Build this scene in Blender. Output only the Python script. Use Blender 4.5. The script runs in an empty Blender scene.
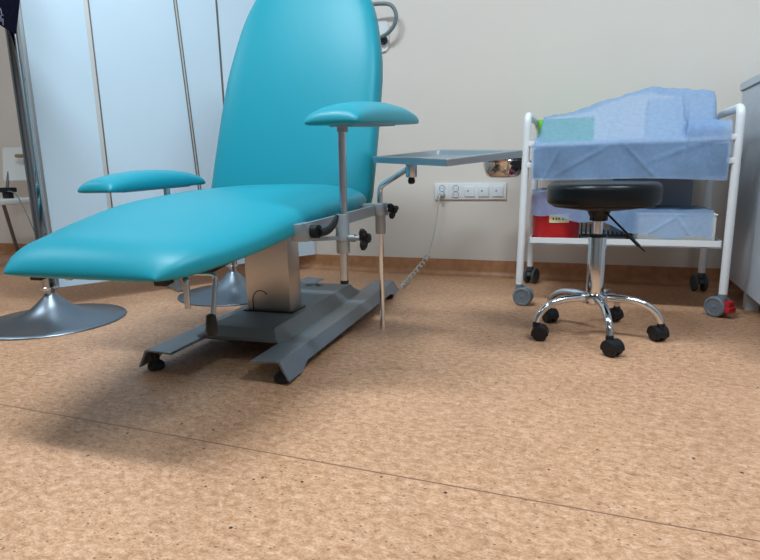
import bpy, bmesh, math, random
from mathutils import Vector, Matrix
random.seed(7)
PI = math.pi
scene = bpy.context.scene
COL = scene.collection
V = Vector

# ------------------------------------------------------------------ materials
def mat(name, col, rough=.5, metal=0., spec=.5, build=None, coat=0., **kw):
    m = bpy.data.materials.new(name); m.use_nodes = True
    b = m.node_tree.nodes['Principled BSDF']
    b.inputs['Base Color'].default_value = (*col, 1)
    b.inputs['Roughness'].default_value = rough
    b.inputs['Metallic'].default_value = metal
    b.inputs['Specular IOR Level'].default_value = spec
    b.inputs['Coat Weight'].default_value = coat
    for k, v in kw.items():
        b.inputs[k.replace('_', ' ')].default_value = v
    if build: build(m.node_tree, b)
    return m

def N(nt, t, **ins):
    n = nt.nodes.new(t)
    for k, v in ins.items():
        k = k.replace('_', ' ')
        if k in n.inputs: n.inputs[k].default_value = v
        else: setattr(n, k.replace(' ', '_'), v)
    return n
def L(nt, a, ao, b, bi): nt.links.new(a.outputs[ao], b.inputs[bi])
def coords(nt, scale=(1, 1, 1)):
    tc = N(nt, 'ShaderNodeTexCoord'); mp = N(nt, 'ShaderNodeMapping')
    mp.inputs['Scale'].default_value = scale
    L(nt, tc, 'Object', mp, 'Vector'); return mp
def ramp(nt, pts):
    r = N(nt, 'ShaderNodeValToRGB'); cr = r.color_ramp
    while len(cr.elements) < len(pts): cr.elements.new(.5)
    for e, (p, c) in zip(cr.elements, pts): e.position = p; e.color = (*c, 1) if len(c) == 3 else c
    return r
def mixc(nt, fac, a, b, mode='MIX'):
    m = N(nt, 'ShaderNodeMix', data_type='RGBA', blend_type=mode)
    for src, idx in ((fac, 0), (a, 6), (b, 7)):
        if isinstance(src, tuple) and hasattr(src[0], 'outputs'): nt.links.new(src[0].outputs[src[1]], m.inputs[idx])
        elif idx == 0: m.inputs[0].default_value = src
        else: m.inputs[idx].default_value = (*src, 1)
    return m
def bump(nt, b, src, out, strength, dist=.002):
    bp = N(nt, 'ShaderNodeBump', Strength=strength, Distance=dist)
    L(nt, src, out, bp, 'Height'); L(nt, bp, 'Normal', b, 'Normal')

def noise_tint(c1, c2, scale, stretch=(1, 1, 1), bmp=0., detail=3.):
    def f(nt, b):
        mp = coords(nt, stretch); n = N(nt, 'ShaderNodeTexNoise', Scale=scale, Detail=detail)
        L(nt, mp, 'Vector', n, 'Vector')
        r = ramp(nt, [(.35, c1), (.65, c2)]); L(nt, n, 'Fac', r, 'Fac'); L(nt, r, 'Color', b, 'Base Color')
        if bmp: bump(nt, b, n, 'Fac', bmp)
    return f

def floor_build(nt, b):
    mp = coords(nt)
    n1 = N(nt, 'ShaderNodeTexNoise', Scale=3.0, Detail=5., Roughness=.65)
    n2 = N(nt, 'ShaderNodeTexNoise', Scale=48., Detail=8., Roughness=.80, Distortion=.4)
    n3 = N(nt, 'ShaderNodeTexNoise', Scale=190., Detail=4., Roughness=.7)
    st = N(nt, 'ShaderNodeMapping'); st.inputs['Scale'].default_value = (1, 1.5, 1); st.inputs['Rotation'].default_value = (0, 0, .25)
    L(nt, mp, 'Vector', n1, 'Vector'); L(nt, mp, 'Vector', st, 'Vector'); L(nt, st, 'Vector', n2, 'Vector'); L(nt, st, 'Vector', n3, 'Vector')
    r2 = ramp(nt, [(.36, FLOOR[0]), (.46, FLOOR[1]), (.55, FLOOR[2]), (.66, FLOOR[3])])
    L(nt, n2, 'Fac', r2, 'Fac')
    r1 = ramp(nt, [(.3, (.88, .86, .84)), (.7, (1.06, 1.06, 1.06))]); L(nt, n1, 'Fac', r1, 'Fac')
    r3 = ramp(nt, [(.36, (.68, .60, .52)), (.48, (1, 1, 1)), (.66, (1.12, 1.12, 1.14))]); L(nt, n3, 'Fac', r3, 'Fac')
    m1 = mixc(nt, 1., (r2, 'Color'), (r1, 'Color'), 'MULTIPLY')
    m2 = mixc(nt, .85, (m1, 2), (r3, 'Color'), 'MULTIPLY')
    # dark flecks of two sizes
    last = m2
    for sc, th, col, gate in ((24., .08, (.05, .03, .022), .66), (58., .16, (.22, .12, .07), .55)):
        vo = N(nt, 'ShaderNodeTexVoronoi', Scale=sc, Randomness=1.); L(nt, st if sc > 50 else mp, 'Vector', vo, 'Vector')
        lt = N(nt, 'ShaderNodeMath', operation='LESS_THAN'); lt.inputs[1].default_value = th; L(nt, vo, 'Distance', lt, 0)
        sep = N(nt, 'ShaderNodeSeparateColor'); L(nt, vo, 'Color', sep, 'Color')
        gt = N(nt, 'ShaderNodeMath', operation='GREATER_THAN'); gt.inputs[1].default_value = gate; L(nt, sep, 'Red', gt, 0)
        mu = N(nt, 'ShaderNodeMath', operation='MULTIPLY'); L(nt, lt, 0, mu, 0); L(nt, gt, 0, mu, 1)
        last = mixc(nt, (mu, 0), (last, 2), col)
    # the welded seam between two sheets
    sx = N(nt, 'ShaderNodeSeparateXYZ'); L(nt, mp, 'Vector', sx, 'Vector')
    su = N(nt, 'ShaderNodeMath', operation='SUBTRACT'); su.inputs[1].default_value = SEAM_Y; L(nt, sx, 'Y', su, 0)
    ab = N(nt, 'ShaderNodeMath', operation='ABSOLUTE'); L(nt, su, 0, ab, 0)
    lt = N(nt, 'ShaderNodeMath', operation='LESS_THAN'); lt.inputs[1].default_value = .0019; L(nt, ab, 0, lt, 0)
    last = mixc(nt, (lt, 0), (last, 2), (.24, .125, .075))
    L(nt, last, 2, b, 'Base Color')
    rr = N(nt, 'ShaderNodeMapRange'); rr.inputs['To Min'].default_value = .38; rr.inputs['To Max'].default_value = .55
    L(nt, n2, 'Fac', rr, 'Value'); L(nt, rr, 'Result', b, 'Roughness')
    bump(nt, b, n3, 'Fac', .12, .001)

SEAM_Y = .879
FLOOR = [(.37, .183, .094), (.55, .298, .168), (.655, .380, .234), (.79, .515, .362)]
TEAL = (.014, .285, .372)
M = {}
M['floor'] = mat('floor_marbled_linoleum', (.6, .3, .16), .45, build=floor_build, spec=.45)
M['skirting'] = mat('skirting_linoleum', (.44, .21, .10), .45, build=noise_tint((.40, .185, .085), (.50, .25, .125), 30., (1, 1, 1), .05, 5.))
M['wall'] = mat('wall_paint_beige', (.74, .675, .615), .75, spec=.2, build=noise_tint((.73, .665, .605), (.75, .685, .625), 2.2, (1, 1, 1)))
M['ceiling'] = mat('ceiling_white', (.55, .56, .57), .9)
def vinyl(nt, b):
    mp = coords(nt); n = N(nt, 'ShaderNodeTexNoise', Scale=420., Detail=2.); L(nt, mp, 'Vector', n, 'Vector')
    bump(nt, b, n, 'Fac', .10, .0006)
M['vinyl'] = mat('teal_vinyl', TEAL, .40, spec=.27, build=vinyl)
M['grey_metal'] = mat('grey_painted_steel', (.15, .18, .215), .26, spec=.85, build=noise_tint((.14, .17, .205), (.16, .19, .225), 300., (1, 1, 1), .06))
M['cover_grey'] = mat('dark_grey_cover', (.13, .15, .165), .45, build=noise_tint((.12, .14, .155), (.14, .16, .175), 300., (1, 1, 1), .06))
M['frame_grey'] = mat('frame_grey', (.30, .33, .36), .45, .5)
M['cast'] = mat('cast_aluminium', (.36, .40, .43), .42, .6)
def brushed(nt, b):
    mp = coords(nt, (1, 1, .02)); n = N(nt, 'ShaderNodeTexNoise', Scale=600., Detail=3.); L(nt, mp, 'Vector', n, 'Vector')
    r = N(nt, 'ShaderNodeMapRange'); r.inputs['To Min'].default_value = .25; r.inputs['To Max'].default_value = .42
    L(nt, n, 'Fac', r, 'Value'); L(nt, r, 'Result', b, 'Roughness'); bump(nt, b, n, 'Fac', .06, .0004)
M['brushed'] = mat('brushed_stainless', (.60, .58, .56), .32, 1., build=brushed)
M['chrome'] = mat('chrome', (.72, .74, .76), .09, 1.)
M['foot_metal'] = mat('dark_satin_foot', (.25, .29, .34), .36, 1.)
M['pole_chrome'] = mat('pole_chrome', (.40, .43, .46), .07, 1.)
M['other_wall'] = mat('wall_paint_grey', (.30, .31, .32), .8, spec=.2)
M['chrome_soft'] = mat('satin_chrome', (.52, .57, .62), .24, 1.)
M['steel_tray'] = mat('steel_tray', (.40, .45, .50), .36, .85)
M['bowl_steel'] = mat('mirror_steel', (.62, .60, .57), .07, 1.)
M['black'] = mat('black_plastic', (.008, .009, .011), .42, spec=.35)
M['rubber'] = mat('black_rubber', (.014, .014, .015), .6)
M['black_vinyl'] = mat('black_vinyl', (.004, .006, .008), .3, spec=.3, build=vinyl)
M['white_paint'] = mat('white_powder_coat', (.80, .82, .84), .35)
M['white_plastic'] = mat('white_plastic', (.78, .79, .80), .4)
M['panel'] = mat('white_laminate', (.60, .75, .875), .38, build=noise_tint((.595, .745, .87), (.605, .755, .88), 1.5))
M['cab'] = mat('cabinet_laminate', (.56, .62, .69), .42)
M['alu'] = mat('aluminium_profile', (.42, .43, .43), .35, .85)
M['strip'] = mat('bronze_strip', (.17, .16, .15), .4, .5)
M['strip_light'] = mat('light_strip', (.60, .60, .59), .4, .2)
M['wheel_grey'] = mat('caster_grey', (.17, .20, .235), .5)
M['wheel_dark'] = mat('caster_tyre', (.06, .07, .08), .6)
M['red'] = mat('red_plastic', (.52, .012, .016), .4)
M['red_tab'] = mat('brake_red', (.50, .02, .03), .4)
M['yellow'] = mat('yellow_label', (.72, .66, .40), .6)
M['ink'] = mat('black_ink', (.01, .01, .01), .6)
M['green'] = mat('green_carton', (.16, .62, .03), .5)
M['carton'] = mat('white_carton', (.78, .77, .72), .6)
M['carton_blue'] = mat('blue_print_packet', (.20, .34, .62), .5, build=noise_tint((.22, .36, .62), (.62, .68, .78), 45., (1, 1, 1), 0, 4.))
M['drawer_grey'] = mat('drawer_grey', (.055, .06, .07), .5)
M['carton_grey'] = mat('grey_carton', (.40, .47, .57), .6)
M['navy'] = mat('navy_cloth', (.005, .005, .018), .9, spec=.08, build=noise_tint((.004, .004, .014), (.007, .007, .022), 60., (1, 1, 1), .2))
M['print'] = mat('pale_print', (.20, .19, .30), .7)
M['chair_white'] = mat('white_chair_plastic', (.74, .75, .74), .45)
M['chair_leg'] = mat('grey_chair_leg', (.20, .20, .20), .4, .6)
M['hole'] = mat('wood_grip', (.30, .19, .09), .6)
M['cable_grey'] = mat('grey_cable', (.16, .21, .23), .45)
M['cable_light'] = mat('light_grey_cable', (.48, .50, .48), .5)
M['insert'] = mat('socket_white', (.76, .80, .84), .3)
M['slot'] = mat('socket_shadow', (.16, .18, .20), .5)
def cloth_build(nt, b):
    out = [n for n in nt.nodes if n.type == 'OUTPUT_MATERIAL'][0]
    mp = coords(nt)
    n = N(nt, 'ShaderNodeTexNoise', Scale=70., Detail=5., Roughness=.7); L(nt, mp, 'Vector', n, 'Vector')
    r = ramp(nt, [(.3, (.26, .42, .68)), (.7, (.34, .51, .80))]); L(nt, n, 'Fac', r, 'Fac'); L(nt, r, 'Color', b, 'Base Color')
    bump(nt, b, n, 'Fac', .25, .002)
    tl = N(nt, 'ShaderNodeBsdfTranslucent'); L(nt, r, 'Color', tl, 'Color')
    tr = N(nt, 'ShaderNodeBsdfTransparent')
    a = N(nt, 'ShaderNodeMixShader'); a.inputs[0].default_value = .12
    c = N(nt, 'ShaderNodeMixShader'); c.inputs[0].default_value = .40
    L(nt, b, 0, a, 1); L(nt, tl, 0, a, 2); L(nt, a, 0, c, 1); L(nt, tr, 0, c, 2); L(nt, c, 0, out, 'Surface')
M['cloth'] = mat('blue_nonwoven', (.44, .56, .76), .8, spec=.2, build=cloth_build)

# ------------------------------------------------------------------ mesh tools
class MB:
    def __init__(s): s.bm = bmesh.new()
    def _new(s, geom_verts, mtx):
        if mtx is not None: bmesh.ops.transform(s.bm, matrix=mtx, verts=geom_verts)
    def box(s, c, size, bev=0., rot=None, seg=2):
        g = bmesh.ops.create_cube(s.bm, size=1.)['verts']
        bmesh.ops.scale(s.bm, vec=V(size), verts=g)
        if bev > 0:
            es = list({e for v in g for e in v.link_edges})
            r = bmesh.ops.bevel(s.bm, geom=es, offset=bev, segments=seg, profile=.6, affect='EDGES', clamp_overlap=True)
            g = list({v for f in r['faces'] for v in f.verts} | {v for v in g if v.is_valid})
            # collect the whole island
            seen = set(g); st = list(g)
            while st:
                v = st.pop()
                for e in v.link_edges:
                    o = e.other_vert(v)
                    if o not in seen: seen.add(o); st.append(o)
            g = list(seen)
        m = Matrix.Translation(V(c))
        if rot is not None: m = m @ (rot.to_4x4() if hasattr(rot, 'to_4x4') else rot)
        s._new(g, m); return s
    def ring_loft(s, rings, closed=True, cap=True):
        vr = [[s.bm.verts.new(p) for p in r] for r in rings]
        n = len(vr[0])
        for a, b in zip(vr, vr[1:]):
            for i in range(n if closed else n - 1):
                j = (i + 1) % n
                try: s.bm.faces.new((a[i], a[j], b[j], b[i]))
                except ValueError: pass
        if cap and closed:
            for r in (vr[0][::-1], vr[-1]):
                try: s.bm.faces.new(r)
                except ValueError: pass
        return s
    def tube(s, pts, r, seg=12, cap=True):
        pts = [V(p) for p in pts]; rs = r if isinstance(r, (list, tuple)) else [r] * len(pts)
        ts = []
        for i in range(len(pts)):
            a = pts[max(i - 1, 0)]; b = pts[min(i + 1, len(pts) - 1)]
            if 0 < i < len(pts) - 1: t = (pts[i] - a).normalized() + (b - pts[i]).normalized()
            else: t = b - a
            ts.append(t.normalized())
        up = V((0, 0, 1)) if abs(ts[0].z) < .9 else V((1, 0, 0))
        x = ts[0].cross(up).normalized(); rings = []
        for i, (p, t) in enumerate(zip(pts, ts)):
            x = (x - t * x.dot(t)).normalized(); y = t.cross(x)
            rings.append([p + (x * math.cos(2 * PI * k / seg) + y * math.sin(2 * PI * k / seg)) * rs[i] for k in range(seg)])
        return s.ring_loft(rings, True, cap)
    def cyl(s, a, b, r, seg=20, r2=None): return s.tube([a, b], [r, r if r2 is None else r2], seg)
    def lathe(s, prof, c=(0, 0, 0), seg=40, axis=None):
        """prof: (radius, height) list; axis: direction of height"""
        c = V(c); q = V((0, 0, 1)).rotation_difference(V(axis)) if axis is not None else None
        rings = []
        for r, h in prof:
            ring = []
            for k in range(seg):
                a = 2 * PI * k / seg; p = V((max(r, 1e-5) * math.cos(a), max(r, 1e-5) * math.sin(a), h))
                ring.append(c + (q @ p if q else p))
            rings.append(ring)
        return s.ring_loft(rings, True, True)
    def prism(s, poly, vec, bev=0.):
        """closed polygon (3-D points) swept along vec"""
        vec = V(vec); a = [V(p) for p in poly]
        return s.ring_loft([a, [p + vec for p in a]])
    def sweep_section(s, secs): return s.ring_loft(secs)
    def grid(s, P):
        vr = [[s.bm.verts.new(p) for p in r] for r in P]
        for a, b in zip(vr, vr[1:]):
            for i in range(len(a) - 1): s.bm.faces.new((a[i], a[i + 1], b[i + 1], b[i]))
        return s
    def build(s, name, m, parent=None, smooth=35, mtx=None):
        bm = s.bm
        bmesh.ops.remove_doubles(bm, verts=bm.verts, dist=1e-6)
        bmesh.ops.recalc_face_normals(bm, faces=bm.faces)
        if mtx is not None: bmesh.ops.transform(bm, matrix=mtx, verts=bm.verts)
        me = bpy.data.meshes.new(name); bm.to_mesh(me); bm.free()
        me.materials.append(M[m])
        if smooth:
            for p in me.polygons: p.use_smooth = True
            me.set_sharp_from_angle(angle=math.radians(smooth))
        o = bpy.data.objects.new(name, me); COL.objects.link(o)
        if parent is not None: o.parent = parent
        return o

def tag(o, label=None, cat=None, group=None, kind=None):
    if label: o['label'] = label
    if cat: o['category'] = cat
    if group: o['group'] = group
    if kind: o['kind'] = kind
    return o
def thing(name, label, cat, loc=(0, 0, 0), rz=0., group=None):
    o = bpy.data.objects.new(name, None); o.empty_display_size = .1; COL.objects.link(o)
    o.location = loc; o.rotation_euler = (0, 0, rz)
    return tag(o, label, cat, group)
def dup(o, parent=None, loc=None, rz=None):
    c = o.copy(); COL.objects.link(c)
    if parent is not None: c.parent = parent
    if loc is not None: c.location = loc
    if rz is not None: c.rotation_euler = (0, 0, rz)
    for ch in list(o.children): dup(ch, c)
    return c
def interp(tab, x):
    if x <= tab[0][0]: return tab[0][1]
    for (a, b), (c, d) in zip(tab, tab[1:]):
        if x <= c:
            t = (x - a) / (c - a); return b + (d - b) * t
    return tab[-1][1]
def smooth_tab(tab, n=5):
    """Catmull-Rom style dense table"""
    out = []
    for i in range(len(tab) - 1):
        p0 = tab[max(i - 1, 0)]; p1 = tab[i]; p2 = tab[i + 1]; p3 = tab[min(i + 2, len(tab) - 1)]
        for k in range(n):
            t = k / n
            x = p1[0] + (p2[0] - p1[0]) * t
            m1 = (p2[1] - p0[1]) / max(p2[0] - p0[0], 1e-6) * (p2[0] - p1[0]); m2 = (p3[1] - p1[1]) / max(p3[0] - p1[0], 1e-6) * (p2[0] - p1[0])
            h = (2*t**3 - 3*t**2 + 1) * p1[1] + (t**3 - 2*t**2 + t) * m1 + (-2*t**3 + 3*t**2) * p2[1] + (t**3 - t**2) * m2
            out.append((x, h))
    out.append(tab[-1]); return out
def bez(p0, p1, p2, p3, n=12):
    p0, p1, p2, p3 = map(V, (p0, p1, p2, p3)); o = []
    for i in range(n + 1):
        t = i / n; o.append(p0*(1-t)**3 + p1*3*t*(1-t)**2 + p2*3*t*t*(1-t) + p3*t**3)
    return o
def fillet(pts, r, n=6):
    """round the inner corners of a polyline"""
    pts = [V(p) for p in pts]; out = [pts[0]]
    for i in range(1, len(pts) - 1):
        a, b, c = pts[i-1], pts[i], pts[i+1]
        d1 = (a - b).normalized(); d2 = (c - b).normalized()
        ang = d1.angle(d2); t = min(r / math.tan(ang / 2), (a-b).length * .49, (c-b).length * .49)
        A = b + d1 * t; C = b + d2 * t
        for k in range(n + 1):
            u = k / n; out.append(A*(1-u)**2 + b*2*u*(1-u) + C*u*u)
    out.append(pts[-1]); return out

def se(x, n):  # superellipse edge
    x = min(abs(x), 1.); return max(0., 1 - x**n) ** (1. / n)

def pad(mb, v0, v1, hw, zb, zt, n_top=3., n_bot=5., m0=.06, m1=.06, ne0=2.6, ne1=2.6, low=.3, nv=56, nu=30, xc=None, mtx=None):
    """Upholstered cushion along v: half width hw(v), underside zb(v), crown zt(v); low = share of the height below the widest line."""
    vs = [v0 + (v1 - v0) * (.5 - .5 * math.cos(PI * (i / nv))) for i in range(nv + 1)]
    top, bot = [], []
    for v in vs:
        e0 = max(0., (m0 - (v - v0)) / m0); e1 = max(0., (m1 - (v1 - v)) / m1)
        E = se(e0, ne0) * se(e1, ne1)
        h = zt(v) - zb(v); zm = zb(v) + h * low
        rt, rb = [], []
        for k in range(nu + 1):
            sx = -math.cos(PI * k / nu); sx = math.copysign(abs(sx) ** .85, sx) if sx else 0.
            x = hw(v) * sx + (xc(v) if xc else 0)
            rt.append(V((x, v, zm + h * (1 - low) * se(sx, n_top) * E)))
            rb.append(V((x, v, zm - h * low * se(sx, n_bot) * E)))
        top.append(rt); bot.append(rb)
    rings = [rt + rb[::-1][1:-1] for rt, rb in zip(top, bot)]
    if mtx is not None: rings = [[mtx @ p for p in r] for r in rings]
    mb.ring_loft(rings, True, True); return mb

def quadbox(mb, a, b, w, h, up=(0, 0, 1)):
    """rectangular bar from a to b"""
    a, b = V(a), V(b); d = (b - a).normalized(); x = d.cross(V(up)).normalized(); y = x.cross(d)
    sec = lambda p: [p + x*w/2 + y*h/2, p - x*w/2 + y*h/2, p - x*w/2 - y*h/2, p + x*w/2 - y*h/2]
    return mb.ring_loft([sec(a), sec(b)])

# ------------------------------------------------------------------ room
WY = 2.83; XL, XR, YF, ZC = -4.7, 1.75, -3.0, 2.75
def struct(name, mb, m, **kw):
    o = mb.build(name, m, **kw); o['kind'] = 'structure'; return o
struct('floor', MB().box(((XL+XR)/2, (YF+WY)/2, -.05), (XR-XL+.4, WY-YF+.4, .1)), 'floor', smooth=0)
struct('wall_back', MB().box(((XL+XR)/2, WY+.06, ZC/2), (XR-XL+.4, .12, ZC)), 'wall', smooth=0)
struct('wall_left', MB().box((XL-.06, (YF+WY)/2, ZC/2), (.12, WY-YF, ZC)), 'other_wall', smooth=0)
struct('wall_right', MB().box((XR+.06, (YF+WY)/2, ZC/2), (.12, WY-YF, ZC)), 'other_wall', smooth=0)
struct('wall_front', MB().box(((XL+XR)/2, YF-.06, ZC/2), (XR-XL+.4, .12, ZC)), 'other_wall', smooth=0)
struct('ceiling', MB().box(((XL+XR)/2, (YF+WY)/2, ZC+.05), (XR-XL+.4, WY-YF+.4, .1)), 'ceiling', smooth=0)
# coved linoleum skirting: floor curls up the wall
def cove(name, a, b, inward):
    a, b, n = V(a), V(b), V(inward)
    prof = [(0, .083), (.006, .083)] + [(.006 + .03 * (1 - math.sin(t)), .03 * (1 - math.cos(t)) + .0012) for t in [PI/2 * (1 - k/7) for k in range(8)]] + [(.036, 0.0005), (0, .0005)]
    sec = lambda p: [p + n * d + V((0, 0, z)) for d, z in prof]
    return struct(name, MB().ring_loft([sec(a), sec(b)]), 'skirting', smooth=30)
cove('baseboard_back', (XL, WY, 0), (XR, WY, 0), (0, -1, 0))
cove('baseboard_left', (XL, YF, 0), (XL, WY, 0), (1, 0, 0))
cove('baseboard_right', (XR, YF, 0), (XR, WY, 0), (-1, 0, 0))

# ------------------------------------------------------------------ treatment chair
RZ = math.radians(3.5)
CH = V((-.978, 1.6, 0))
chair = thing('treatment_chair', 'teal upholstered treatment chair with reclined backrest on a grey steel pedestal base', 'treatment chair', CH, RZ)

hw_seat = smooth_tab([(-.83, .182), (-.79, .212), (-.72, .244), (-.62, .275), (-.50, .293), (-.38, .303), (-.2, .308), (0, .304), (.09, .294), (.14, .285)])
zt_seat = smooth_tab([(-.83, .412), (-.78, .424), (-.67, .440), (-.55, .464), (-.42, .488), (-.3, .499), (-.16, .507), (0, .5115), (.14, .512)])
zb_seat = smooth_tab([(-.83, .345), (-.7, .362), (-.44, .392), (-.25, .408), (.14, .432)])
seat = pad(MB(), -.83, .095, lambda v: interp(hw_seat, v), lambda v: interp(zb_seat, v), lambda v: interp(zt_seat, v),
    n_top=2.9, n_bot=4., m0=.10, m1=.05, ne0=2.1, low=.30, nv=72, nu=40, xc=lambda v: .010 * min(1, max(0, (-.4 - v) / .4))).build('seat', 'vinyl', chair, smooth=60)
tag(seat, 'long padded teal seat sloping down to the foot end')

# backrest: built flat (v = along the back, z = thickness) then stood up
hw_b = smooth_tab([(0, .308), (.03, .315), (.1, .3155), (.2, .314), (.36, .310), (.5, .303), (.62, .284), (.74, .254), (.84, .205), (.90, .16)])
LEAN = math.radians(19)
Rb = Matrix.Translation(V((0, .125, .447))) @ Matrix.Rotation(PI/2 - LEAN, 4, 'X')   # v -> up and back; z -> toward the sitter
back = pad(MB(), 0, .90, lambda v: interp(hw_b, v), lambda v: -.085, lambda v: 0.0 + .012 * math.sin(PI * v / .88), n_top=4.0, n_bot=6, m0=.05, m1=.10, low=.28, nv=64, nu=36, xc=lambda v: -.020 - .016 * max(0, 1 - v / .55),
    mtx=Rb).build('backrest', 'vinyl', chair, smooth=60)
def bk(x, v, d): return Rb @ V((x, v, d))
plate = MB(); plate.box((0, .36, -.099), (.40, .60, .022), .006); plate.build('backrest_plate', 'frame_grey', chair, mtx=Rb)
hinge = MB()
for sx in (-1, 1):
    quadbox(hinge, (sx*.2, -.02, .42), (sx*.2, .235, .43), .02, .035)
    quadbox(hinge, (sx*.2, .235, .43), (sx*.2, .335, .72), .02, .035, (0, 1, 0))
hinge.cyl((-.25, .215, .425), (.25, .215, .425), .014)
hinge.build('hinge', 'frame_grey', chair)

# under-seat frame: two tubes with black end caps, cross members and a pan
def zb(v): return interp(zb_seat, v)
fr = MB()
for x in (-.215, .115):
    quadbox(fr, (x, -.70, zb(-.70) - .016), (x, -.44, zb(-.44) - .014), .026, .026); quadbox(fr, (x, -.45, zb(-.44) - .015), (x, .12, zb(.12) - .014), .026, .026)
for v in (-.62, -.30, .08):
    quadbox(fr, (-.215, v, zb(v) - .016), (.135, v, zb(v) - .016), .03, .018)
# sloping carrier tapering to the column head
fr.ring_loft([[V((x, v, z)) for x, z in ((-.16, zb(v) - .006), (.16, zb(v) - .006), (.15, zb(v) - .03 - d), (-.15, zb(v) - .03 - d))] for v, d in ((-.50, 0), (-.20, .015), (.10, .015))])
fr = fr.build('seat_frame', 'frame_grey', chair)
for x in (-.215, .115):
    quadbox(MB(), (x, -.725, zb(-.725) - .0165), (x, -.699, zb(-.70) - .016), .029, .029).build('end_cap', 'black', fr)

# lifting column
c0, cw, cd = (-.005, -.020), .158, .085
colm = MB(); colm.box((c0[0], c0[1], .245), (cw, cd, .295), .003)
colm = colm.build('column', 'brushed', chair)
arch = MB()
yf = c0[1] - cd/2 - .0002
pts = [V((-.062 + .0, yf, .102))] + [V((-.032 - .030*math.cos(t), yf, .136 + .034*math.sin(t))) for t in [PI*k/14 for k in range(15)]] 
arch.tube(pts[:13], .0016, 8); arch.build('cover_outline', 'ink', colm)
inner = MB(); inner.box((c0[0], c0[1], .25), (cw - .03, cd - .02, .32), .002); inner.build('inner_mast', 'cast', chair)
gask = MB(); gask.box((c0[0], c0[1], .1015), (cw + .022, cd + .022, .006), .002); gask.build('column_gasket', 'black', chair)

# base cover: raised box with bevelled flanks
def cover_sec(v, zt, w, wl, zl): return [V((-wl, v, zl)), V((-w - .006, v, zt - .012)), V((-w + .006, v, zt)), V((w - .006, v, zt)), V((w + .006, v, zt - .012)), V((wl, v, zl))]
cv = MB().ring_loft([cover_sec(-.262, .072, .128, .152, .062), cover_sec(-.240, .097, .114, .148, .060), cover_sec(-.232, .1, .112, .148, .060), cover_sec(.40, .1, .112, .148, .060), cover_sec(.425, .097, .110, .146, .060), cover_sec(.47, .066, .105, .140, .058)])
cv = cv.build('base_cover', 'cover_grey', chair, smooth=25)
em = MB()
for k in range(7):
    a = math.radians(-15 + k * 35); d = V((math.cos(a), math.sin(a) * 1.0, 0)); n = V((-d.y, d.x, 0)); c = V((-.03, .355, .1008))
    r0, r1 = .011, (.042 if k % 2 else .034)
    em.ring_loft([[c + d*r + n*w + V((0, 0, z)) for w, z in ((-hwid, 0), (hwid, 0), (hwid, .0005), (-hwid, .0005))] for r, hwid in ((r0, .001), ((r0+r1)/2, .0062), (r1, .0008))])
em.build('emblem', 'ink', cv, smooth=0)

# two channel rails with feet
def rail(side):
    s = side
    def sec(v, zlow, tuck=0.):
        t = .004
        ri = [(.122, .058), (.128, .063), (.200, .066), (.212, .064), (.238, zlow), (.233, zlow - .0005), (.207, .0585), (.199, .061), (.128, .058)]
        return [V((s * (x), v, z)) for x, z in ri]
    vs = [(-.415, .013), (-.335, .013), (-.300, .034), (.555, .034), (.60, .018), (.685, .022)]
    mb = MB().ring_loft([sec(v, z) for v, z in vs])
    # gusset closing the end of the channel
    o = mb.build('rail', 'grey_metal', chair, smooth=20)
    for v in (-.385, .625):
        f = MB(); f.lathe([(.020, 0), (.024, .004), (.024, .014), (.018, .022), (.011, .027), (.011, .056)], (s * .203, v, 0), 22)
        f.build('foot', 'rubber', o)
    return o
for s in (-1, 1): rail(s)
for v in (-.16, .36): MB().box((0, v, .052), (.29, .05, .016), .002).build('cross_member', 'cover_grey', chair)

# armrests
def arm_pad_mb(uc, v0, v1, z0, slope, hwid, h):
    hwf = lambda v: hwid * (.80 + .20 * se((v - (v0+v1)/2) / ((v1-v0)/2), 3.))
    return pad(MB(), v0, v1, hwf, lambda v: z0 + slope*(v - v0), lambda v: z0 + slope*(v - v0) + h*(.34 + .66*se((v - (v0+v1)/2)/((v1-v0)/2), 2.0)),
        n_top=2.3, n_bot=7, m0=.022, m1=.022, ne0=2.4, ne1=2.4, low=.30, nv=48, nu=24, xc=lambda v: uc)
def knob3(mb, c, axis, r, th=.016):
    """three-lobed star knob"""
    q = V((0, 0, 1)).rotation_difference(V(axis)); c = V(c); rings = []
    for h, sc in ((-th/2, .82), (-th/4, 1), (th/4, 1), (th/2, .82)):
        rings.append([c + q @ V((math.cos(a) * r * sc * (.60 + .40*math.cos(3*(a-PI/2))**1 if math.cos(3*(a-PI/2)) > -1 else .2), math.sin(a) * r * sc * (.60 + .40*math.cos(3*(a-PI/2))), h)) for a in [2*PI*k/48 for k in range(48)]])
    return mb.ring_loft(rings)
# right
pr = arm_pad_mb(.395, -.455, .15, .654, .064, .074, .060).build('arm_pad', 'vinyl', chair, smooth=60)
tag(pr, 'raised right arm pad, tilted up on its post')
bp = MB(); quadbox(bp, (.385, -.36, .6595), (.385, .02, .6835), .06, .006); bp.cyl((.362, -.29, .648), (.362, -.29, .664), .014); bp.build('arm_plate', 'frame_grey', pr)
po = MB().cyl((.353, -.29, .262), (.361, -.291, .65), .0105, 16).build('arm_post', 'chrome_soft', chair)
MB().cyl((.353, -.29, .255), (.353, -.29, .264), .0112, 16).build('end_cap', 'black', po)
cl = MB(); cl.lathe([(.0105, .338), (.017, .338), (.018, .342), (.018, .37), (.0195, .372), (.0195, .385), (.018, .388), (.018, .435), (.016, .441), (.0105, .441)], (.353, -.29, 0), 24)
cl.cyl((.37, -.292, .378), (.415, -.297, .378), .006, 12); cl.cyl((.37, -.292, .378), (.388, -.294, .378), .010, 12)
quadbox(cl, (.325, -.43, .392), (.345, -.295, .378), .012, .010, (0, 0, 1))
cl = cl.build('post_clamp', 'cast', chair)
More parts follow.
